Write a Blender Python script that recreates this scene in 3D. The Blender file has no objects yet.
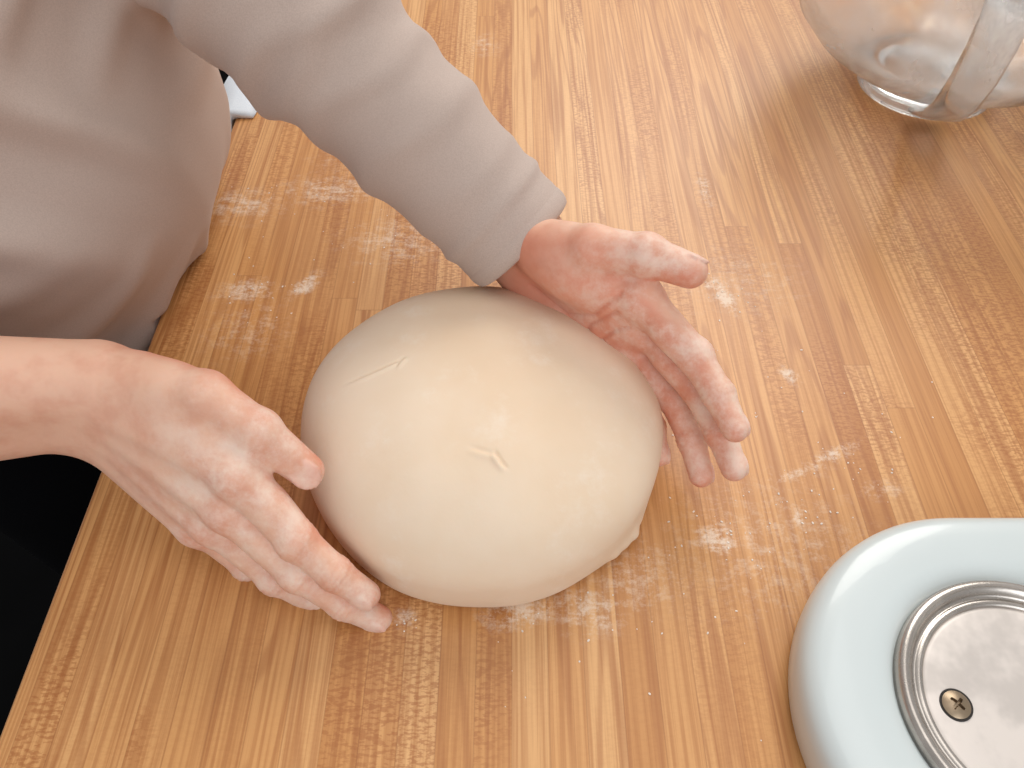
import bpy, bmesh, math, random
import numpy as np
from mathutils import Vector, Matrix
random.seed(4); np.random.seed(4)
scene = bpy.context.scene
scene.view_settings.view_transform = 'Standard'

def lin(r, g, b):
    f = lambda c: ((c/255+0.055)/1.055)**2.4 if c/255 > 0.04045 else c/255/12.92
    return (f(r), f(g), f(b), 1.0)

# ------------------------------------------------------------------ node helper
class NT:
    def __init__(s, name):
        s.mat = bpy.data.materials.new(name); s.mat.use_nodes = True
        s.t = s.mat.node_tree; s.b = s.t.nodes['Principled BSDF']
    def n(s, typ, **kw):
        nd = s.t.nodes.new(typ)
        for k, v in kw.items(): setattr(nd, k, v)
        return nd
    def link(s, a, b): s.t.links.new(a, b)
    def setin(s, sock, v):
        if isinstance(v, bpy.types.NodeSocket): s.link(v, sock)
        elif v is not None: sock.default_value = v
    def m(s, op, a, b=None, c=None, clamp=False):
        nd = s.n('ShaderNodeMath', operation=op); nd.use_clamp = clamp
        s.setin(nd.inputs[0], a)
        if b is not None: s.setin(nd.inputs[1], b)
        if c is not None: s.setin(nd.inputs[2], c)
        return nd.outputs[0]
    def xyz(s, x, y, z=0.0):
        nd = s.n('ShaderNodeCombineXYZ')
        for i, v in enumerate((x, y, z)): s.setin(nd.inputs[i], v)
        return nd.outputs[0]
    def noise(s, vec, scale=1.0, detail=2.0, rough=0.5):
        nd = s.n('ShaderNodeTexNoise')
        s.setin(nd.inputs['Vector'], vec); nd.inputs['Scale'].default_value = scale
        nd.inputs['Detail'].default_value = detail; nd.inputs['Roughness'].default_value = rough
        return nd.outputs['Fac']
    def mix(s, f, a, b, blend='MIX'):
        nd = s.n('ShaderNodeMix', data_type='RGBA', blend_type=blend)
        s.setin(nd.inputs[0], f); s.setin(nd.inputs[6], a); s.setin(nd.inputs[7], b)
        return nd.outputs[2]
    def ramp(s, f, stops):
        nd = s.n('ShaderNodeValToRGB'); e = nd.color_ramp.elements
        while len(e) < len(stops): e.new(0.5)
        for i, (p, c) in enumerate(stops): e[i].position = p; e[i].color = c
        s.setin(nd.inputs[0], f); return nd.outputs[0]
    def mr(s, v, a, b, c=0.0, d=1.0):
        nd = s.n('ShaderNodeMapRange'); nd.interpolation_type = 'SMOOTHSTEP'
        s.setin(nd.inputs[0], v)
        for i, x in zip((1, 2, 3, 4), (a, b, c, d)): nd.inputs[i].default_value = x
        return nd.outputs[0]
    def bump(s, h, strength=0.3, dist=0.001):
        nd = s.n('ShaderNodeBump'); nd.inputs['Strength'].default_value = strength
        nd.inputs['Distance'].default_value = dist; s.setin(nd.inputs['Height'], h)
        s.link(nd.outputs[0], s.b.inputs['Normal'])
    def coords(s): return s.n('ShaderNodeTexCoord').outputs['Object']

# ------------------------------------------------------------------ materials
def mat_wood():
    k = NT('butcher_block_maple'); co = k.coords()
    sp = k.n('ShaderNodeSeparateXYZ'); k.link(co, sp.inputs[0])
    x, y, z = sp.outputs
    w = 0.0190
    u = k.m('DIVIDE', x, w); strip = k.m('FLOOR', u); fu = k.m('FRACT', u)
    w1 = k.n('ShaderNodeTexWhiteNoise', noise_dimensions='1D'); k.link(strip, w1.inputs['W'])
    v = k.m('ADD', k.m('DIVIDE', y, 1.9), k.m('MULTIPLY', w1.outputs[0], 7.3))
    piece = k.m('FLOOR', v); fv = k.m('FRACT', v)
    w2 = k.n('ShaderNodeTexWhiteNoise', noise_dimensions='2D'); k.link(k.xyz(strip, piece), w2.inputs['Vector'])
    r = w2.outputs['Value']
    sc = k.n('ShaderNodeSeparateColor'); k.link(w2.outputs['Color'], sc.inputs[0])
    r2, r3 = sc.outputs[1], sc.outputs[2]
    base = k.ramp(r, [(0.0, lin(189,130,73)), (0.3, lin(203,146,87)), (0.65, lin(211,156,98)), (1.0, lin(221,171,115))])
    rx = k.m('MULTIPLY', r, 50.0); ry = k.m('MULTIPLY', r2, 37.0)
    g1 = k.noise(k.xyz(k.m('MULTIPLY_ADD', x, 380.0, rx), k.m('MULTIPLY_ADD', y, 5.0, ry), r3), 1.0, 4.0, 0.62)
    col = k.mix(k.mr(g1, 0.38, 0.66, 0.0, 0.6), base, lin(168,106,54))
    g2 = k.noise(k.xyz(k.m('MULTIPLY_ADD', x, 42.0, rx), k.m('MULTIPLY_ADD', y, 2.0, ry), r3), 1.0, 1.5)
    rings = k.m('SINE', k.m('MULTIPLY', g2, 58.0))
    col = k.mix(k.m('MULTIPLY', k.mr(rings, 0.2, 1.0, 0.0, 0.42), k.mr(r3, 0.2, 0.55)), col, lin(156,92,44))
    # short cross flecks of quarter-sawn pieces
    fl = k.noise(k.xyz(k.m('MULTIPLY_ADD', x, 240.0, rx), k.m('MULTIPLY_ADD', y, 600.0, ry), r), 1.0, 2.0, 0.6)
    fm = k.m('MULTIPLY', k.mr(fl, 0.44, 0.60, 0.0, 0.55), k.mr(r2, 0.25, 0.7, .15, 1.0))
    big = k.noise(k.xyz(k.m('MULTIPLY', x, 10.0), k.m('MULTIPLY', y, 7.0), 2.0), 1.0, 2.0)
    fm = k.m('MULTIPLY', fm, k.mr(big, 0.38, 0.6, 0.2, 1.0))
    col = k.mix(fm, col, lin(156,90,42))
    # long dark mineral streaks
    sk = k.noise(k.xyz(k.m('MULTIPLY', x, 130.0), k.m('MULTIPLY', y, 2.2), 5.0), 1.0, 3.0, .6)
    col = k.mix(k.mr(sk, 0.60, 0.74, 0.0, 0.45), col, lin(150,86,40))
    edge = k.m('MINIMUM', fu, k.m('SUBTRACT', 1.0, fu))
    col = k.mix(k.mr(edge, 0.0, 0.03, 0.36, 0.0), col, lin(136,80,38))
    edge2 = k.m('MINIMUM', fv, k.m('SUBTRACT', 1.0, fv))
    col = k.mix(k.mr(edge2, 0.0, 0.0005, 0.3, 0.0), col, lin(150,92,46))
    # flour dust left on the wood
    dust = [(.158,.423,.010,.024,.3,1.35),(.150,.437,.006,.014,-.8,1.1),(.189,.348,.008,.012,.4,1.0),(.120,.223,.020,.015,0,1.1),(.170,.239,.006,.014,0,1.0),
            (.20,.281,.035,.007,.5,.95),(.175,.268,.03,.006,.2,.8),(-.199,.430,.032,.018,0,.95),(-.155,.435,.010,.022,-.6,1.25),(-.153,.550,.055,.03,0,.8),
            (-.225,.530,.05,.03,0,.85),(-.0585,.1755,.008,.010,0,1.0),(.0044,.180,.028,.014,.2,1.15),(.043,.181,.028,.020,0,.9),
            (-.028,.789,.02,.03,0,.6),(.162,.550,.008,.035,0,.75),(-.089,.487,.06,.04,0,.7),(.2245,.257,.02,.010,0,.6),
            (.17,.44,.06,.05,0,.5),(.15,.22,.08,.06,0,.5),(-.12,.60,.07,.06,0,.55),(.07,.20,.05,.03,.3,.6),(-.19,.39,.04,.04,0,.55)]
    tot = None
    n1 = k.noise(co, 110.0, 6.0, 0.72); n2 = k.noise(co, 520.0, 3.0, 0.7)
    mps = k.n('ShaderNodeMapping'); mps.inputs['Rotation'].default_value = (0, 0, .5); mps.inputs['Scale'].default_value = (60, 260, 1); k.link(co, mps.inputs[0])
    n3 = k.noise(mps.outputs[0], 1.0, 4.0, .65)
    for (dx, dy, ax, ay, an, st) in dust:
        mp = k.n('ShaderNodeMapping', vector_type='TEXTURE')
        mp.inputs['Location'].default_value = (dx, dy, 0); mp.inputs['Rotation'].default_value = (0, 0, an)
        mp.inputs['Scale'].default_value = (ax, ay, 1.0); k.link(co, mp.inputs[0])
        ln = k.n('ShaderNodeVectorMath', operation='LENGTH'); k.link(mp.outputs[0], ln.inputs[0])
        q = k.mr(ln.outputs['Value'], 1.25, 0.1, 0.0, st)
        tot = q if tot is None else k.m('MAXIMUM', tot, q)
    nn = k.m('ADD', k.m('ADD', k.m('MULTIPLY', n1, 0.48), k.m('MULTIPLY', n2, 0.28)), k.m('MULTIPLY', n3, .24))
    f = k.m('MULTIPLY', tot, k.mr(k.m('ADD', nn, k.m('MULTIPLY', tot, 0.09)), 0.50, 0.68, 0.0, 1.0), clamp=True)
    f = k.m('MULTIPLY', f, 0.76)
    col = k.mix(f, col, lin(236,220,202))
    k.link(col, k.b.inputs['Base Color'])
    k.link(k.m('ADD', k.m('MULTIPLY', g1, 0.14), k.m('MULTIPLY_ADD', f, 0.3, 0.33)), k.b.inputs['Roughness'])
    k.bump(g1, 0.06, 0.0006)
    return k.mat

def mat_skin():
    k = NT('skin'); co = k.coords()
    a = k.n('ShaderNodeAttribute', attribute_name='Col'); fa = k.n('ShaderNodeAttribute', attribute_name='flour')
    n = k.noise(co, 55.0, 3.0, 0.6)
    col = k.mix(k.mr(n, 0.4, 0.7, 0.0, 0.35), a.outputs['Color'], lin(198,122,96))
    n2 = k.noise(co, 50.0, 6.0, 0.7)
    f = k.m('MULTIPLY', k.mr(n2, 0.36, 0.70, 0.0, 0.70), fa.outputs['Fac'])
    col = k.mix(f, col, lin(238,218,202))
    k.link(col, k.b.inputs['Base Color'])
    k.b.inputs['Roughness'].default_value = 0.58
    k.b.inputs['Subsurface Weight'].default_value = 0.12
    k.b.inputs['Subsurface Radius'].default_value = (1.0, 0.35, 0.2)
    k.b.inputs['Subsurface Scale'].default_value = 0.006
    k.bump(k.noise(co, 500.0, 4.0, 0.7), 0.2, 0.0007)
    return k.mat

def mat_dough():
    k = NT('dough'); co = k.coords()
    n = k.noise(co, 9.0, 4.0, 0.6); n2 = k.noise(co, 160.0, 3.0, 0.7)
    col = k.mix(k.mr(n, 0.3, 0.7), lin(229,204,176), lin(234,214,191))
    fl = k.noise(co, 30.0, 6.0, 0.75)
    col = k.mix(k.mr(fl, 0.5, 0.75, 0, 0.45), col, lin(240,229,215))
    k.link(col, k.b.inputs['Base Color'])
    k.b.inputs['Roughness'].default_value = 0.85
    k.b.inputs['Specular IOR Level'].default_value = 0.15
    k.b.inputs['Subsurface Weight'].default_value = 0.1
    k.b.inputs['Subsurface Radius'].default_value = (1, .6, .4)
    k.b.inputs['Subsurface Scale'].default_value = 0.006
    k.bump(k.m('ADD', k.m('MULTIPLY', n2, .5), k.noise(co, 45.0, 3.0)), 0.2, 0.0012)
    return k.mat

def mat_fabric(name, c1, c2, scale=1300.0, rough=0.95, sheen=.15):
    k = NT(name); co = k.coords()
    n = k.noise(co, scale, 2.0, 0.7); n2 = k.noise(co, 14.0, 3.0)
    col = k.mix(k.mr(n, .3, .7, 0, 1), c1, c2)
    col = k.mix(k.mr(n2, .35, .7, 0, .25), col, c2)
    k.link(col, k.b.inputs['Base Color']); k.b.inputs['Roughness'].default_value = rough
    k.b.inputs['Sheen Weight'].default_value = sheen
    if sheen == 0: k.b.inputs['Specular IOR Level'].default_value = .05
    k.bump(n, 0.12, 0.0004)
    return k.mat

def mat_plain(name, c, rough=0.5, metal=0.0, nscale=60.0, var=0.06, coat=0.0, spec=.5):
    k = NT(name); co = k.coords()
    n = k.noise(co, nscale, 3.0)
    d = tuple(max(0, v*(1-var*3)) for v in c[:3])+(1,)
    k.link(k.mix(k.mr(n, .35, .7), c, d), k.b.inputs['Base Color'])
    k.b.inputs['Roughness'].default_value = rough; k.b.inputs['Metallic'].default_value = metal
    k.b.inputs['Coat Weight'].default_value = coat; k.b.inputs['Specular IOR Level'].default_value = spec
    return k.mat

def mat_glass():
    k = NT('floury_clear_glass'); co = k.coords()
    k.b.inputs['Base Color'].default_value = (0.98, 0.985, 0.98, 1)
    k.b.inputs['IOR'].default_value = 1.45
    mp = k.n('ShaderNodeMapping'); mp.inputs['Rotation'].default_value = (0.4, 0.2, 0.5); mp.inputs['Scale'].default_value = (30, 9, 14); k.link(co, mp.inputs[0])
    n = k.noise(mp.outputs[0], 1.0, 4.0, .6)
    k.link(k.mr(n, .3, .75, 1.0, .62), k.b.inputs['Transmission Weight'])
    k.link(k.mr(n, .3, .7, .03, .25), k.b.inputs['Roughness'])
    return k.mat

def mat_steel(name, c, rough=.3, metal=.85):
    k = NT(name); co = k.coords()
    n = k.noise(co, 26.0, 4.0, .6)
    mp = k.n('ShaderNodeMapping'); mp.inputs['Scale'].default_value = (40, 900, 40); k.link(co, mp.inputs[0])
    g = k.noise(mp.outputs[0], 1.0, 2.0)
    d = tuple(v*.78 for v in c[:3])+(1,)
    k.link(k.mix(k.mr(n, .4, .6), c, d), k.b.inputs['Base Color'])
    k.b.inputs['Metallic'].default_value = metal
    k.link(k.m('ADD', k.m('MULTIPLY', n, .25), rough), k.b.inputs['Roughness'])
    k.bump(g, .04, .0003)
    return k.mat

M_WOOD = mat_wood(); M_SKIN = mat_skin(); M_DOUGH = mat_dough()
M_SHIRT = mat_fabric('greige_jersey', lin(192,173,162), lin(180,161,150))
M_WHITE = mat_fabric('white_cotton', lin(226,232,238), lin(210,218,228))
M_BLACK = mat_fabric('black_leggings_fabric', lin(9,9,11), lin(6,6,8), sheen=0.0)
M_HAIR = mat_plain('brown_hair', lin(70,48,34), .6, nscale=200, var=.15)
M_AQUA = mat_plain('aqua_enamel', lin(206,214,214), .28, nscale=8, var=.01, coat=.25)
M_CHROME = mat_steel('chrome_ring', lin(196,188,180), .12)
M_PLATE = mat_steel('brushed_plate', lin(224,215,208), .42, .42)
M_SCREW = mat_steel('screw_metal', lin(168,148,124), .25)
M_DARK = mat_plain('dark_recess', lin(40,34,30), .7)
M_GLASS = mat_glass()
M_FLOUR = mat_plain('flour', lin(240,228,214), .95)
M_FLOOR = mat_plain('dark_floor_tile', lin(9,9,10), .9, nscale=5, var=.1, spec=.05)

# ------------------------------------------------------------------ mesh helpers
def link(o, parent=None):
    bpy.context.collection.objects.link(o)
    if parent: o.parent = parent
    return o
def empty(name):
    return link(bpy.data.objects.new(name, None))
def mesh_np(name, V, F, mat, parent=None, attrs=None):
    me = bpy.data.meshes.new(name); V = np.asarray(V, np.float32); F = np.asarray(F, np.int32)
    me.vertices.add(len(V)); me.vertices.foreach_set('co', V.ravel())
    nf, kk = F.shape
    me.loops.add(nf*kk); me.loops.foreach_set('vertex_index', F.ravel())
    me.polygons.add(nf); me.polygons.foreach_set('loop_start', np.arange(0, nf*kk, kk, dtype=np.int32))
    me.update(calc_edges=True); me.validate()
    me.polygons.foreach_set('use_smooth', np.ones(len(me.polygons), bool))
    if attrs:
        for nm, arr in attrs.items():
            if arr.ndim == 2:
                a = me.attributes.new(nm, 'FLOAT_COLOR', 'POINT')
                a.data.foreach_set('color', np.hstack([arr, np.ones((len(arr), 1))]).astype(np.float32).ravel())
            else:
                a = me.attributes.new(nm, 'FLOAT', 'POINT'); a.data.foreach_set('value', arr.astype(np.float32))
    me.materials.append(mat)
    return link(bpy.data.objects.new(name, me), parent)

def box(name, lo, hi, mat, parent=None, bev=0.0, seg=3):
    bm = bmesh.new(); bmesh.ops.create_cube(bm, size=1.0)
    for v in bm.verts:
        v.co = Vector([(lo[i]+hi[i])/2 + v.co[i]*(hi[i]-lo[i]) for i in range(3)])
    if bev: bmesh.ops.bevel(bm, geom=bm.edges[:], offset=bev, segments=seg, affect='EDGES', profile=.5)
    me = bpy.data.meshes.new(name); bm.to_mesh(me); bm.free(); me.materials.append(mat)
    return link(bpy.data.objects.new(name, me), parent)

def sweep_rings(name, rings, mat, parent=None, closed=False, cap=True):
    n = len(rings[0]); V = [p for r in rings for p in r]; F = []
    m = len(rings)
    for i in range(m if closed else m-1):
        a, b = i*n, ((i+1) % m)*n
        for j in range(n):
            j2 = (j+1) % n
            F.append((a+j, a+j2, b+j2, b+j))
    if cap and not closed:
        F.append(tuple(range(n-1, -1, -1))); F.append(tuple((m-1)*n+j for j in range(n)))
    me = bpy.data.meshes.new(name); me.from_pydata([tuple(p) for p in V], [], F); me.update()
    for p in me.polygons: p.use_smooth = True
    bm = bmesh.new(); bm.from_mesh(me); bmesh.ops.recalc_face_normals(bm, faces=bm.faces); bm.to_mesh(me); bm.free()
    me.materials.append(mat)
    return link(bpy.data.objects.new(name, me), parent)

def lathe(name, prof, c, mat, parent=None, seg=96, closed=False, cap=False):
    rings = [[(c[0]+r*math.cos(2*math.pi*j/seg), c[1]+r*math.sin(2*math.pi*j/seg), c[2]+z) for j in range(seg)] for r, z in prof]
    return sweep_rings(name, rings, mat, parent, closed, cap)

# ------------------------------------------------------------------ SDF toolkit
def A(*v): return np.array(v, np.float32)
def cone(p, a, b, ra, rb):
    ab = b-a; t = np.clip(((p-a)@ab)/float(ab@ab), 0, 1)
    q = p-a-t[:, None]*ab
    return np.sqrt((q*q).sum(1)) - (ra+(rb-ra)*t)
def ell(p, c, r, R=None):
    q = p-c
    if R is not None: q = q@R
    k0 = np.sqrt(((q/r)**2).sum(1)); k1 = np.sqrt(((q/(r*r))**2).sum(1))+1e-9
    return k0*(k0-1)/k1
def smin(a, b, k):
    h = np.clip(.5+.5*(b-a)/k, 0, 1); return b*(1-h)+a*h-k*h*(1-h)
def nets(f, lo, hi, h):
    ax = [np.arange(lo[i], hi[i]+h, h, dtype=np.float32) for i in range(3)]
    nx, ny, nz = map(len, ax); V = np.empty((nx, ny, nz), np.float32)
    Y, Z = np.meshgrid(ax[1], ax[2], indexing='ij')
    for i in range(0, nx, 12):
        xs = ax[0][i:i+12]
        P = np.empty((len(xs), ny, nz, 3), np.float32)
        P[..., 0] = xs[:, None, None]; P[..., 1] = Y; P[..., 2] = Z
        V[i:i+12] = f(P.reshape(-1, 3)).reshape(len(xs), ny, nz)
    s = V < 0
    cnt = np.zeros((nx-1, ny-1, nz-1), np.int8)
    C = [(a, b, c) for a in (0, 1) for b in (0, 1) for c in (0, 1)]
    for a, b, c in C: cnt += s[a:nx-1+a, b:ny-1+b, c:nz-1+c]
    mask = (cnt > 0) & (cnt < 8); ci = np.argwhere(mask)
    idx = -np.ones(mask.shape, np.int32); idx[mask] = np.arange(len(ci))
    acc = np.zeros((len(ci), 3)); num = np.zeros(len(ci))
    for c0 in C:
        for d in range(3):
            if c0[d]: continue
            c1 = list(c0); c1[d] = 1
            i0 = ci+np.array(c0); i1 = ci+np.array(c1)
            va = V[i0[:, 0], i0[:, 1], i0[:, 2]]; vb = V[i1[:, 0], i1[:, 1], i1[:, 2]]
            cr = (va < 0) != (vb < 0); t = np.where(cr, va/(va-vb+1e-12), 0)
            pos = i0.astype(float); pos[:, d] += t
            acc += pos*cr[:, None]; num += cr
    P = (acc/num[:, None])*h + np.array([a[0] for a in ax])
    Q = []
    def quads(e, sgn, cells):
        ii = np.argwhere(e); g = sgn[e]
        q = np.stack([idx[tuple((ii+np.array(o)).T)] for o in cells], 1)
        q[~g] = q[~g][:, ::-1]; Q.append(q)
    a, b = s[:-1, 1:-1, 1:-1], s[1:, 1:-1, 1:-1]
    quads(a != b, a, [(0, 0, 0), (0, 1, 0), (0, 1, 1), (0, 0, 1)])
    a, b = s[1:-1, :-1, 1:-1], s[1:-1, 1:, 1:-1]
    quads(a != b, a, [(0, 0, 0), (0, 0, 1), (1, 0, 1), (1, 0, 0)])
    a, b = s[1:-1, 1:-1, :-1], s[1:-1, 1:-1, 1:]
    quads(a != b, a, [(0, 0, 0), (1, 0, 0), (1, 1, 0), (0, 1, 0)])
    F = np.concatenate(Q); P = P.astype(np.float32)
    for _ in range(3):
        v = f(P); G = grad(f, P); g2 = (G*G).sum(1)+1e-6
        st = np.clip(v/g2, -h, h)
        P = P-(st[:, None]*G)
    return P, F
def grad(f, P, e=3e-4):
    G = np.empty_like(P)
    for i in range(3):
        d = np.zeros(3, np.float32); d[i] = e
        G[:, i] = (f(P+d)-f(P-d))/(2*e)
    return G
def unit(v): v = np.asarray(v, float); return v/np.linalg.norm(v)

# ------------------------------------------------------------------ table + floor
TBL_X0 = -0.256
table = empty('butcher_block_table')
box('table_top', (TBL_X0, -.45, -.045), (1.25, 1.5, 0), M_WOOD, table, .003)
for i, (lx, ly) in enumerate([(-.12, -.35), (1.12, -.35), (-.12, 1.38), (1.12, 1.38)]):
    box('leg_%d' % (i+1), (lx-.04, ly-.04, -.9), (lx+.04, ly+.04, -.045), M_WOOD, table, .004)
box('apron', (-.13, -.36, -.14), (1.13, 1.39, -.046), M_WOOD, table, .004)
box('floor', (-2.2, -2.2, -.95), (2.6, 3.0, -.9), M_FLOOR)

# ------------------------------------------------------------------ dough
def dough():
    cx, cy = -.0185, .285; nt, nr = 560, 260
    th = np.linspace(0, 2*np.pi, nt, endpoint=False)
    R = .1080*(1+.012*np.cos(2*th+.9)+.010*np.sin(3*th+.4)+.004*np.sin(5*th)+.002*np.sin(9*th+1))
    ph = np.concatenate([np.linspace(math.pi/2*.997, 0, int(nr*.72)), np.linspace(0, -math.pi/2*.98, nr-int(nr*.72)+1)[1:]])
    P = []
    for p in ph:
        if p >= 0: rr = math.cos(p)**.90; z = .028+.050*math.sin(p)**.97
        else:
            q = -p; rr = 1-.08*(1-math.cos(q))**1.0 if q < 1.2 else (1-.08*(1-math.cos(1.2)))*(math.cos(q)/math.cos(1.2))**.5
            z = max(.0003, .028*(1-math.sin(min(q/1.2, 1)*math.pi/2)))
        x = cx+R*rr*np.cos(th); y = cy+R*rr*np.sin(th)
        P.append(np.stack([x, y, np.full(nt, z)], 1))
    V = np.concatenate(P)
    x, y, z = V.T
    up = np.clip((z-.02)/.05, 0, 1)
    dz = .0012*np.sin(38*x+9*y)*np.sin(31*y-12*x+1)+.0005*np.sin(90*x-60*y)*np.sin(75*y+40*x)
    def crease(px, py, ang, L, wd, dep, bow=0):
        ca, sa = math.cos(ang), math.sin(ang)
        u = (x-px)*ca+(y-py)*sa; v = -(x-px)*sa+(y-py)*ca-bow*u*u
        m = np.exp(-(u/L)**4)
        return m*(-dep*np.exp(-(v/wd)**2)+dep*.8*np.exp(-((v+wd*2.0)/(wd*1.5))**2))
    dz += crease(-.078, .291, .36, .015, .0009, .0014, 6)
    dz += crease(-.064, .296, 1.0, .004, .0009, .0010)
    dz += crease(-.006, .230, -.95, .0052, .0011, .0013, 20)
    dz += crease(-.014, .235, -.3, .008, .0013, .0007)
    z2 = z+dz*up
    ang = np.arctan2(y-cy, x-cx)
    m = np.exp(-((ang+.66)/.16)**2)*np.exp(-((z-.008)/.008)**2)
    k = 1+m*(.034+.006*np.sin(ang*38)+.004*np.sin(ang*71+1))
    m2 = np.exp(-((ang+1.5)/.7)**2)*np.exp(-((z-.008)/.008)**2)
    k = k+m2*(.003*np.sin(ang*9)+.001*np.sin(ang*21))
    x = cx+(x-cx)*k; y = cy+(y-cy)*k
    V = np.stack([x, y, z2], 1); n = len(ph)
    i = np.arange(n-1)[:, None]*nt; j = np.arange(nt)[None]; j2 = (j+1) % nt
    F = np.stack([(i+j), (i+nt+j), (i+nt+j2), (i+j2)], -1).reshape(-1, 4)
    o = mesh_np('bread_dough', V, F, M_DOUGH)
    me = o.data; bm = bmesh.new(); bm.from_mesh(me); bm.verts.ensure_lookup_table()
    bmesh.ops.holes_fill(bm, edges=[e for e in bm.edges if e.is_boundary], sides=0)
    for f in bm.faces: f.smooth = True
    bm.to_mesh(me); bm.free()
dough()

# flour specks
def specks():
    bm = bmesh.new()
    cl = [(.158,.423,.02,22),(.120,.223,.025,26),(.170,.239,.014,12),(.20,.28,.03,16),(-.19,.43,.03,20),(-.0585,.1755,.012,10),(.02,.182,.035,30),
          (-.09,.49,.07,20),(-.2,.54,.04,16),(.18,.33,.07,26),(.12,.21,.09,36)]
    for cx, cy, s, n in cl:
        for _ in range(n):
            x = random.gauss(cx, s*.6); y = random.gauss(cy, s*.6); r = random.uniform(.00025, .0007)
            if math.hypot(x+.0185, y-.286) < .112 or x < TBL_X0+.006: continue
            mt = Matrix.Translation((x, y, r*.35)) @ Matrix.Rotation(random.random()*6, 4, 'Z') @ Matrix.Diagonal((r*random.uniform(.8, 1.8), r, r*.45, 1))
            bmesh.ops.create_icosphere(bm, subdivisions=1, radius=1, matrix=mt)
    me = bpy.data.meshes.new('flour_specks'); bm.to_mesh(me); bm.free(); me.materials.append(M_FLOUR)
    link(bpy.data.objects.new('flour_specks', me))
specks()

# ------------------------------------------------------------------ person
person = empty('person')

def make_hand(name, O, d, n, left, elbow, fingers, thumb, S=1.0, h=.0013, fore_cut=None, thumb_r=(.0160, .0128, .0116, .0094)):
    d = unit(d); n = np.asarray(n, float); n = unit(n-d*(n@d))
    T = np.cross(n, d) if left else np.cross(d, n)
    M = np.stack([d, T, -n], 1)       # local -> world
    O = np.asarray(O, float)
    el = (M.T@(np.asarray(elbow, float)-O)/S).astype(np.float32)
    mcp = [A(.086, .027, .000), A(.090, .006, .003), A(.085, -.0145, .001), A(.076, -.033, -.004)]
    lens = [(.042, .025, .020), (.046, .029, .021), (.042, .027, .021), (.033, .020, .018)]
    rad = [(.0110, .0096, .0085, .0072), (.0112, .0098, .0086, .0073), (.0106, .0092, .0081, .0070), (.0097, .0082, .0073, .0064)]
    chains = []
    for i in range(4):
        s, f1, f2, f3 = [math.radians(v) for v in fingers[i]]
        p = mcp[i].copy(); pts = [p]; fl = 0
        for L, df in zip(lens[i], (f1, f2, f3)):
            fl += df
            dr = A(math.cos(fl)*math.cos(s), math.cos(fl)*math.sin(s), -math.sin(fl))
            p = p+dr*L; pts.append(p)
        chains.append((pts, rad[i], A(math.sin(fl)*math.cos(s), math.sin(fl)*math.sin(s), math.cos(fl)), dr))
    tp = [A(*q) for q in thumb]; tr = thumb_r
    nails = []
    for pts, r, up, dr in chains:
        nails.append((pts[3]+up*r[3]*.78-dr*.0015, dr, up, .0072, r[3]*.76))
    tdr = unit(tp[3]-tp[2]).astype(np.float32)
    tup = unit(A(0, .6, .8)-tdr*float(A(0, .6, .8)@tdr)).astype(np.float32)
    nails.append((tp[3]+tup*tr[3]*.78-tdr*.001, tdr, tup, .0088, .0074))
    nl = []
    for c, dr, up, a, b in nails:
        sd = np.cross(up, dr); nl.append((c, A(a, b, .0018), np.stack([dr, sd, up], 1).astype(np.float32)))
    def fingers_sdf(p):
        out = None
        for pts, r, up, dr in chains:
            f = cone(p, pts[0], pts[1], r[0], r[1]*.97)
            f = smin(f, cone(p, pts[1], pts[2], r[1]*.97, r[2]*.97), .002)
            f = smin(f, cone(p, pts[2], pts[3], r[2]*.97, r[3]), .002)
            f = smin(f, ell(p, pts[1]+up*.0015, A(r[1], r[1], r[1])*1.0), .003)
            f = smin(f, ell(p, pts[2], A(r[2], r[2], r[2])*1.04), .003)
            f = smin(f, cone(p, (pts[0]+pts[1])/2-up*.002, pts[1]-up*.001, r[1]*.92, r[1]*.85), .004)
            out = f if out is None else smin(out, f, .0012)
        return out
    def nail_sdf(p):
        out = None
        for c, r, R in nl:
            f = ell(p, c, r, R); out = f if out is None else np.minimum(out, f)
        return out
    def sdf(p):
        o = None
        for m in mcp:
            f = cone(p, A(.004, m[1]*.5, 0), m-A(.002, 0, .001), .0155, .0116)
            o = f if o is None else smin(o, f, .010)
        o = smin(o, ell(p, A(.036, .022, -.011), A(.034, .018, .0155)), .010)
        o = smin(o, ell(p, A(.038, -.022, -.009), A(.034, .016, .0145)), .010)
        o = smin(o, ell(p, A(.060, -.002, -.003), A(.036, .035, .0120)), .010)
        for m in mcp[:]:
            o = smin(o, ell(p, m+A(0, 0, .0040), A(.009, .0075, .0088)), .006)
            o = smin(o, cone(p, A(.018, m[1]*.45, .011), m+A(-.008, 0, .0075), .0022, .0030), .005)   # extensor tendon
        # forearm: radius and ulna as two blended cones
        o = smin(o, smin(cone(p, A(-.004, .011, 0), el+A(0, .018, 0), .0205, .036),
                         cone(p, A(-.004, -.012, 0), el+A(0, -.018, 0), .0195, .036), .012), .014)
        o = smin(o, ell(p, A(-.012, -.020, .010), A(.010, .008, .007)), .008)
        t = cone(p, tp[0], tp[1], tr[0], tr[1])
        t = smin(t, cone(p, tp[1], tp[2], tr[1], tr[2]*.95), .004)
        t = smin(t, cone(p, tp[2], tp[3], tr[2]*.95, tr[3]), .003)
        t = smin(t, ell(p, tp[2], A(1, 1, 1)*tr[2]*1.03), .003)
        o = smin(o, cone(p, (tp[0]*.5+tp[1]*.5), mcp[0]*.75+A(.0, .004, -.004), .010, .0085), .012)
        o = smin(o, t, .007)
        o = smin(o, fingers_sdf(p), .0055)
        o = np.minimum(o, nail_sdf(p))
        return o
    allp = np.array([q for c in chains for q in c[0]]+tp+[A(-.03, -.03, -.03), A(-.03, .03, .03), el])
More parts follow.
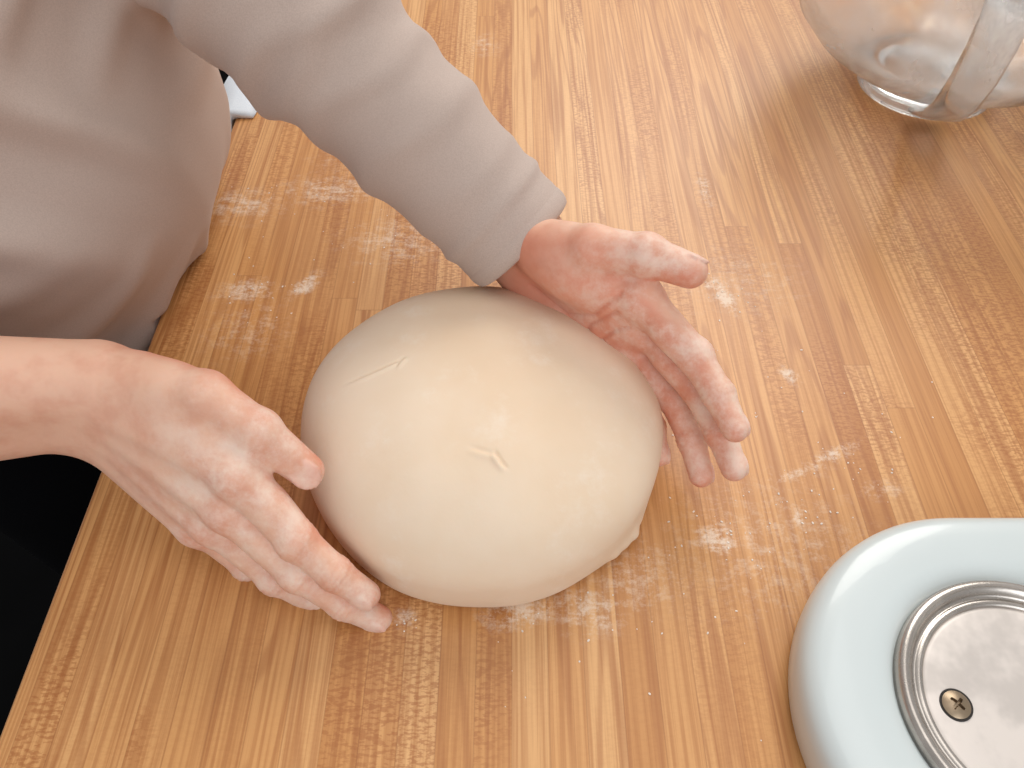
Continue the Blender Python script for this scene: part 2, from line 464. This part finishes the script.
    if fore_cut is not None: lox = -fore_cut
    else: lox = allp[:, 0].min()-.01
    lo = allp.min(0)-.045; hi = allp.max(0)+.045
    hi[0] = max(q[0] for q in allp)+.014; lo[0] = max(lo[0], lox)
    if fore_cut is not None:
        fr = fore_cut/abs(el[0]); e2 = el*fr
        sel = np.array([q for c in chains for q in c[0]]+tp+[A(-.03, -.03, -.03), A(-.03, .03, .03), e2])
        lo[1:] = sel.min(0)[1:]-.04; hi[1:] = sel.max(0)[1:]+.04
    P, F = nets(sdf, lo, hi, h)
    G = grad(sdf, P); G /= np.linalg.norm(G, axis=1)[:, None]+1e-9
    # fine creases: knuckle wrinkles on the back, flexion creases and palm lines on the palm side
    dsp = np.zeros(len(P))
    for pts, r, up, dr in chains:
        for q, dep, sg in ((pts[1], .0006, 1), (pts[2], .0005, 1)):
            u = (P-q)@dr; near = np.exp(-(((P-q)**2).sum(1)/(r[1]*1.35)**2)**3)
            for off in (-.0030, 0, .0030): dsp -= dep*near*np.exp(-((u-off)/.0007)**2)
    def pline(pts2, dep=.0013, wd=.0012):
        d2 = np.full(len(P), 1.0)
        for a, b in zip(pts2, pts2[1:]):
            a = np.array(a); b = np.array(b); ab = b-a; t = np.clip(((P[:, :2]-a)@ab)/(ab@ab), 0, 1)
            d2 = np.minimum(d2, np.linalg.norm(P[:, :2]-a-t[:, None]*ab, axis=1))
        return -dep*np.exp(-(d2/wd)**2)*np.clip(-G[:, 2]*2-.2, 0, 1)
    dsp += pline([(.078, .034), (.068, .010), (.050, -.004), (.020, -.004)])
    dsp += pline([(.080, .022), (.066, .000), (.060, -.036)])
    dsp += pline([(.078, -.040), (.072, -.015), (.082, .008), (.088, .014)])
    P = P+(G*dsp[:, None]).astype(np.float32)
    base = np.array(lin(226,180,154)[:3]); red = np.array(lin(212,132,106)[:3]); palmc = np.array(lin(221,150,124)[:3]); nailc = np.array(lin(236,196,180)[:3])
    palm_m = np.clip(-G[:, 2]*1.3+.1, 0, 1)*np.clip(P[:, 0]/.03+.6, 0, 1)
    C = base[None]*(1-palm_m[:, None])+palmc[None]*palm_m[:, None]
    rm = np.zeros(len(P))
    for pts, r, up, dr in chains:
        for q, s in ((pts[0]+A(0, 0, .006), .011), (pts[1], .010), (pts[3], .011)):
            rm = np.maximum(rm, .65*np.exp(-((P-q)**2).sum(1)/s**2))
    for q in tp[2:]: rm = np.maximum(rm, .6*np.exp(-((P-q)**2).sum(1)/.013**2))
    rm = np.clip(np.maximum(rm, np.clip(-dsp/.0012, 0, 1)*.8), 0, 1)
    C = C*(1-rm[:, None])+red*rm[:, None]
    nm = np.clip(1-np.abs(nail_sdf(P))/.0006, 0, 1)*.6
    C = C*(1-nm[:, None])+nailc*nm[:, None]
    flour = np.clip((P[:, 0]-.02)/.06, 0, 1)
    W = P.astype(float)@M.T*S+O
    if left: F = F[:, ::-1]
    return mesh_np(name, W, F, M_SKIN, person, {'Col': C, 'flour': flour})

RW = (-.222, .262, .083); RELB = (-.455, .200, .142)
# person's right hand (on the left of the dough)
make_hand('right_hand', RW, (.780, -.515, -.345), (.42, .84, -.34), False, RELB,
          [(-15, 0, 8, 8), (-12, 4, 10, 8), (-15, 7, 12, 10), (-17, 10, 16, 12)],
          [(.018, .024, -.006), (.050, .044, -.010), (.080, .044, -.014), (.108, .034, -.022)], S=1.05, thumb_r=(.0160, .0126, .0110, .0088))
# person's left hand (on the right of the dough)
make_hand('left_hand', (.010, .388, .078), (.71, -.69, -.10), (-.72, -.68, -.05), True, (-.131, .456, .198),
          [(-13, 4, 12, 8), (-15, 6, 14, 8), (-15, 8, 16, 10), (-11, 10, 18, 10)],
          [(.020, .022, -.008), (.050, .043, -.004), (.077, .050, .008), (.100, .049, .017)], S=1.03, fore_cut=.09)

# ---- sweatshirt
EL = A(-.131, .462, .200); CF = A(.006, .389, .083); SH = A(-.335, .60, .37)
RSH = A(-.37, .33, .38); REL = A(*RELB)
cdir = unit(CF-EL).astype(np.float32)
rdir = unit(A(*RW)-REL).astype(np.float32); RC = REL+rdir*.05
HEM = -.030
def torso_sdf(p, grow=0.0):
    o = ell(p, A(-.388, .472, -.02), A(.134, .165, .15)+grow)
    o = smin(o, ell(p, A(-.342, .483, .11), A(.142, .175, .15)+grow), .04)
    o = smin(o, ell(p, A(-.350, .48, .27), A(.134, .168, .15)+grow), .05)
    o = smin(o, cone(p, A(-.375, .36, .385), A(-.375, .59, .385), .06, .06), .05)
    return o
def shirt_sdf(p):
    o = torso_sdf(p)
    sl = smin(cone(p, SH, EL, .066, .050), cone(p, EL, CF, .049, .0385), .02)
    sl = np.maximum(sl, (p-CF)@cdir)
    sl = np.maximum(sl, -cone(p, CF-cdir*.035, CF+cdir*.03, .031, .0325))
    rs = smin(cone(p, RSH, REL, .068, .055), cone(p, REL, RC, .053, .046), .02)
    rs = np.maximum(rs, (p-RC)@rdir)
    o = smin(o, sl, .022); o = smin(o, rs, .02)
    o = np.maximum(o, -(p[:, 2]-HEM))       # hem
    o = np.maximum(o, -cone(p, A(-.345, .475, .42), A(-.33, .475, .60), .058, .075))  # neckline
    return o
P, F = nets(shirt_sdf, A(-.56, .13, -.05), A(.03, .70, .49), .0034)
G = grad(shirt_sdf, P); G /= np.linalg.norm(G, axis=1)[:, None]+1e-9
x, y, z = P.T
ax = EL-CF; tt = np.clip(((P-CF)@ax)/float(ax@ax), 0, 1.5)
on_arm = np.clip((torso_sdf(P)-.008)/.02, 0, 1)
def ridge(s, sharp=2.0): return ((1+np.sin(s))*.5)**sharp
# folds hang from the chest and run diagonally down toward the waist
q = z*.55+x*.2+y*1.0
wr = .0120*ridge(q*62+1.3*np.sin(z*14-y*7)+.6*np.sin(y*27+z*19), 2.6)*np.clip(.6+.5*np.sin(y*11-z*17+1.0), 0, 1)
wr += .0075*ridge((z-y*.55)*78+1.6*np.sin(y*19+x*17), 2.4)*np.clip(.35+.65*np.sin(z*24+y*15+2), 0, 1)-.006
across = (P-CF)@np.cross(cdir, A(0, 0, 1))
arm = .0060*ridge(tt*17+60*across+1.6*np.sin(across*60+3), 2.6)*np.clip(tt*1.5-.25, 0, 1)
arm += .0042*ridge(tt*32-50*across+1.2*np.sin(across*90), 2.4)*np.clip(tt*1.2-.1, 0, 1)
arm += .0026*ridge(tt*55+20*across, 2.0)*np.clip(1-abs(tt-.14)/.14, 0, 1)-.0012
dsp = wr*(1-on_arm)+arm*on_arm
hem = np.clip((z-HEM)/.02, 0, 1)
inside = np.clip((((P-CF)@cdir)+.012)/-.01, 0, 1)   # leave the sleeve mouth clean
dsp = dsp*hem*np.where(on_arm > .5, inside, 1)
P = P+G*dsp[:, None]
P[:, 0] = np.where((P[:, 0] > TBL_X0-.001) & (P[:, 2] < .004), TBL_X0-.0015, P[:, 0])
mesh_np('sweatshirt', P, F, M_SHIRT, person)
def band(name, c, d, r, wdt, th, mat):
    d = unit(d); a = unit(np.cross(d, (0, 0, 1))); b = np.cross(d, a); rings = []
    for i in range(72):
        t = 2*math.pi*i/72; e = a*math.cos(t)+b*math.sin(t)
        rings.append([tuple(c+e*(r+th*math.sin(u))+d*(wdt*math.cos(u))) for u in np.linspace(0, 2*math.pi, 14, endpoint=False)])
    return sweep_rings(name, rings, mat, person, closed=True)
band('sleeve_cuff', CF.astype(float)-cdir*.005, cdir, .0362, .0075, .0034, M_SHIRT)
def under(p):
    o = torso_sdf(p, -.006); o = np.maximum(o, np.abs(p[:, 2]-HEM+.005)-.012)
    return np.maximum(o, p[:, 0]-(TBL_X0-.004))
P, F = nets(under, A(-.56, .24, -.07), A(-.2, .68, -.00), .004); mesh_np('undershirt_hem', P, F, M_WHITE, person)
def legs(p):
    o = ell(p, A(-.41, .475, -.10), A(.116, .150, .14))
    for yy in (.40, .55):
        l = smin(cone(p, A(-.40, yy, -.16), A(-.385, yy, -.48), .080, .060), cone(p, A(-.385, yy, -.48), A(-.42, yy, -.83), .060, .042), .02)
        o = smin(o, l, .03)
    return np.maximum(np.maximum(o, p[:, 2]+.036), p[:, 0]-(TBL_X0-.004))
P, F = nets(legs, A(-.56, .26, -.89), A(-.22, .68, -.02), .006); mesh_np('leggings', P, F, M_BLACK, person)
def shoes(p):
    o = None
    for yy in (.40, .55):
        s = smin(ell(p, A(-.40, yy, -.875), A(.085, .045, .035)), ell(p, A(-.34, yy, -.88), A(.085, .042, .028)), .02)
        s = smin(s, cone(p, A(-.42, yy, -.87), A(-.42, yy, -.83), .045, .043), .02)
        o = s if o is None else np.minimum(o, s)
    return np.maximum(o, -(p[:, 2]+.9))
P, F = nets(shoes, A(-.52, .3, -.92), A(-.22, .62, -.77), .005); mesh_np('shoes', P, F, M_BLACK, person)
HY = .475
def head(p):
    o = cone(p, A(-.355, HY, .40), A(-.315, HY, .54), .055, .050)
    o = smin(o, ell(p, A(-.30, HY, .63), A(.095, .075, .105)), .03)
    o = smin(o, ell(p, A(-.255, HY, .585), A(.055, .055, .055)), .03)
    o = smin(o, cone(p, A(-.205, HY, .635), A(-.188, HY, .60), .008, .013), .012)
    for s in (-1, 1):
        o = smin(o, ell(p, A(-.31, HY+s*.077, .62), A(.018, .008, .03)), .005)
        o = -smin(-o, ell(p, A(-.208, HY+s*.031, .638), A(.014, .016, .010)), .006)
        o = smin(o, ell(p, A(-.215, HY+s*.031, .638), A(.012, .014, .010)), .003)
    o = smin(o, ell(p, A(-.203, HY, .568), A(.009, .024, .005)), .003)
    o = smin(o, ell(p, A(-.204, HY, .558), A(.009, .020, .005)), .003)
    return o
P, F = nets(head, A(-.43, HY-.10, .39), A(-.16, HY+.10, .75), .0035)
C = np.tile(np.array(lin(222,172,146)[:3]), (len(P), 1)); lip = np.exp(-(((P-A(-.197, HY, .563))/A(.012, .022, .010))**2).sum(1))
C = C*(1-.6*lip[:, None])+np.array(lin(180,90,84)[:3])*.6*lip[:, None]
mesh_np('head', P, F, M_SKIN, person, {'Col': C, 'flour': np.zeros(len(P))})
def hair(p):
    o = ell(p, A(-.318, HY, .645), A(.098, .086, .108))
    o = smin(o, ell(p, A(-.42, HY, .66), A(.045, .045, .045)), .02)
    o = np.maximum(o, (p[:, 0]+.245)*.85-(p[:, 2]-.66)*.75)
    return np.maximum(o, -(p[:, 2]-.56)-(p[:, 0]+.33)*-1.0)
P, F = nets(hair, A(-.49, HY-.11, .5), A(-.18, HY+.11, .78), .004); mesh_np('hair', P, F, M_HAIR, person)

# ------------------------------------------------------------------ towel bunched over the table's edge
def towel():
    rings = []
    for i in range(30):
        yy = .655+i*.0072; w = .0015*math.sin(i*.9); g = .004*math.sin(i*.55)
        out = [(-.238+w, .0024), (-.246, .0044+abs(w)*.5), (-.258, .0060), (-.272+g, .004), (-.283+g, -.010), (-.288+g, -.035), (-.286+w*2, -.12), (-.284+w*3, -.22)]
        inn = [(-.268+w*3, -.22), (-.266+w*2, -.12), (-.264, -.03), (-.2595, -.002), (-.2545, .0008), (-.246, .0008), (-.239+w, .0008)]
        rings.append([(x, yy, z) for x, z in out+inn])
    sweep_rings('kitchen_towel', rings, M_WHITE)
towel()

# ------------------------------------------------------------------ stand mixer
mixer = empty('stand_mixer')
MX, MY = .243, .119
def stadium(r, z, x1=.46, n=48):
    out = []
    for i in range(n+1):
        t = math.pi/2+math.pi*i/n; out.append((MX+r*math.cos(t), MY+r*math.sin(t), z))
    for i in range(n+1):
        t = -math.pi/2+math.pi*i/n; out.append((x1+r*math.cos(t), MY+r*math.sin(t), z))
    return out
prof = [(.097, .0), (.1015, .001), (.1035, .005), (.1042, .014), (.1040, .022), (.1028, .0280), (.1000, .0322), (.0955, .0346), (.088, .0356), (.074, .0358), (.064, .0352), (.0615, .0325)]
sweep_rings('base', [stadium(r, z) for r, z in prof], M_AQUA, mixer)
lathe('bowl_seat_ring', [(.0615, .0318), (.0612, .0372), (.0598, .0394), (.0572, .0398), (.0552, .0385), (.0540, .0360), (.0530, .0346), (.0518, .0350), (.0508, .0358), (.0490, .0356), (.0480, .0340), (.0478, .0318)], (MX, MY, 0), M_CHROME, mixer, closed=True)
lathe('clamp_plate', [(.0500, .0322), (.0482, .0340), (.0460, .0345), (.030, .0338), (.012, .0336), (.0001, .0336)], (MX, MY, 0), M_PLATE, mixer)
def screw(i, cx, cy):
    z0 = .0338
    lathe('screw_%d_washer' % i, [(.0076, z0), (.0076, z0+.0006), (.0072, z0+.0008), (.0066, z0+.0006), (.0001, z0+.0006)], (cx, cy, 0), M_DARK, mixer, 40)
    bm = bmesh.new(); n = 56; rad = [0.0004, .0006, .0012, .0018, .0024, .0030, .0036, .0044, .0052, .0058, .0063, .0065]
    rows = []
    for r in rad:
        row = []
        for j in range(n):
            t = 2*math.pi*j/n; X, Y = r*math.cos(t), r*math.sin(t)
            zz = z0+.0006+.0022*(1-(r/.0070)**2)
            xx, yy = X*math.cos(.7)+Y*math.sin(.7), -X*math.sin(.7)+Y*math.cos(.7)
            if (abs(xx) < .0007 and abs(yy) < .0034) or (abs(yy) < .0007 and abs(xx) < .0034): zz -= .0018
            row.append(bm.verts.new((cx+X, cy+Y, zz)))
        rows.append(row)
    for a, b in zip(rows, rows[1:]):
        for j in range(n): bm.faces.new((a[j], b[j], b[(j+1) % n], a[(j+1) % n]))
    bm.faces.new(rows[0])
    me = bpy.data.meshes.new('s'); bmesh.ops.recalc_face_normals(bm, faces=bm.faces); bm.to_mesh(me); bm.free(); me.materials.append(M_SCREW)
    link(bpy.data.objects.new('screw_%d' % i, me), mixer)
for i, t in enumerate((180, 58, -62)):
    screw(i+1, MX+.035*math.cos(math.radians(t)), MY+.035*math.sin(math.radians(t)))
def colm(p):
    o = cone(p, A(.47, MY, .02), A(.50, MY, .24), .062, .052)
    h1 = smin(cone(p, A(.50, MY, .28), A(.37, MY, .52), .062, .055), ell(p, A(.535, MY, .24), A(.075, .06, .07)), .04)
    o = smin(o, h1, .02)
    o = smin(o, cone(p, A(.37, MY, .52), A(.35, MY, .555), .042, .03), .01)
    return np.maximum(o, -(p[:, 2]-.032))
P, F = nets(colm, A(.26, .03, .02), A(.63, .21, .62), .006); mesh_np('column_and_tilted_head', P, F, M_AQUA, mixer)

# ------------------------------------------------------------------ glass bowl
bowl = empty('glass_mixing_bowl'); BC = (.398, .712, 0)
prof_o = [(.058, .0), (.0625, .0015), (.0630, .008), (.0600, .014), (.068, .020), (.092, .032), (.116, .048), (.136, .070), (.148, .100), (.155, .135), (.159, .158), (.1615, .161)]
prof_i = [(.1590, .163), (.1555, .160), (.1505, .135), (.1435, .101), (.1315, .072), (.112, .052), (.088, .037), (.050, .024), (.02, .020), (.0005, .0195)]
prof_u = [(.0005, .012), (.04, .011), (.050, .006), (.054, .0005)]
lathe('bowl_wall', prof_o+prof_i+prof_u, BC, M_GLASS, bowl, 128, closed=False)
ang = math.radians(-108); hd = Vector((math.cos(ang), math.sin(ang), 0)); sd = Vector((-hd.y, hd.x, 0))
path = [(.062, .010), (.090, .024), (.120, .042), (.145, .066), (.160, .096), (.166, .125), (.165, .148), (.156, .158)]
rings = []
for i, (r, z) in enumerate(path):
    a = Vector(path[max(0, i-1)]); b = Vector(path[min(len(path)-1, i+1)]); tg = (b-a).normalized(); nn = Vector((tg.y, -tg.x))
    ring = []
    for u in range(16):
        t = 2*math.pi*u/16; su = .017*math.copysign(abs(math.cos(t))**.6, math.cos(t)); so = .004*math.copysign(abs(math.sin(t))**.8, math.sin(t))
        q = Vector((BC[0], BC[1], 0))+hd*(r+.003+nn.x*so)+Vector((0, 0, z+nn.y*so))+sd*su
        ring.append(tuple(q))
    rings.append(ring)
sweep_rings('handle', rings, M_GLASS, bowl)

# ------------------------------------------------------------------ lights / world / camera
def area(name, loc, target, size, power, color):
    L = bpy.data.lights.new(name, 'AREA'); L.size = size; L.energy = power; L.color = color
    o = link(bpy.data.objects.new(name, L)); o.location = loc
    o.rotation_euler = (Vector(target)-Vector(loc)).to_track_quat('-Z', 'Y').to_euler(); return o
area('window_light_back', (.7, 2.2, 1.7), (0, .3, 0), 1.4, 40, (1.0, .96, .90))
area('window_light_front', (.5, -1.7, 1.4), (-.1, .4, 0), 1.6, 20, (.92, .96, 1.0))
area('ceiling_light', (.3, .4, 2.2), (0, .3, 0), 1.4, 10, (1.0, .98, .95))
w = bpy.data.worlds.new('World'); scene.world = w; w.use_nodes = True
w.node_tree.nodes['Background'].inputs[0].default_value = (.98, .975, .98, 1); w.node_tree.nodes['Background'].inputs[1].default_value = .52

cam = bpy.data.cameras.new('Camera'); co = link(bpy.data.objects.new('Camera', cam))
cam.sensor_width = 36; cam.lens = 28.125; cam.clip_start = .01
co.location = (0, 0, .42); co.rotation_euler = (math.radians(39), 0, 0)
scene.camera = co
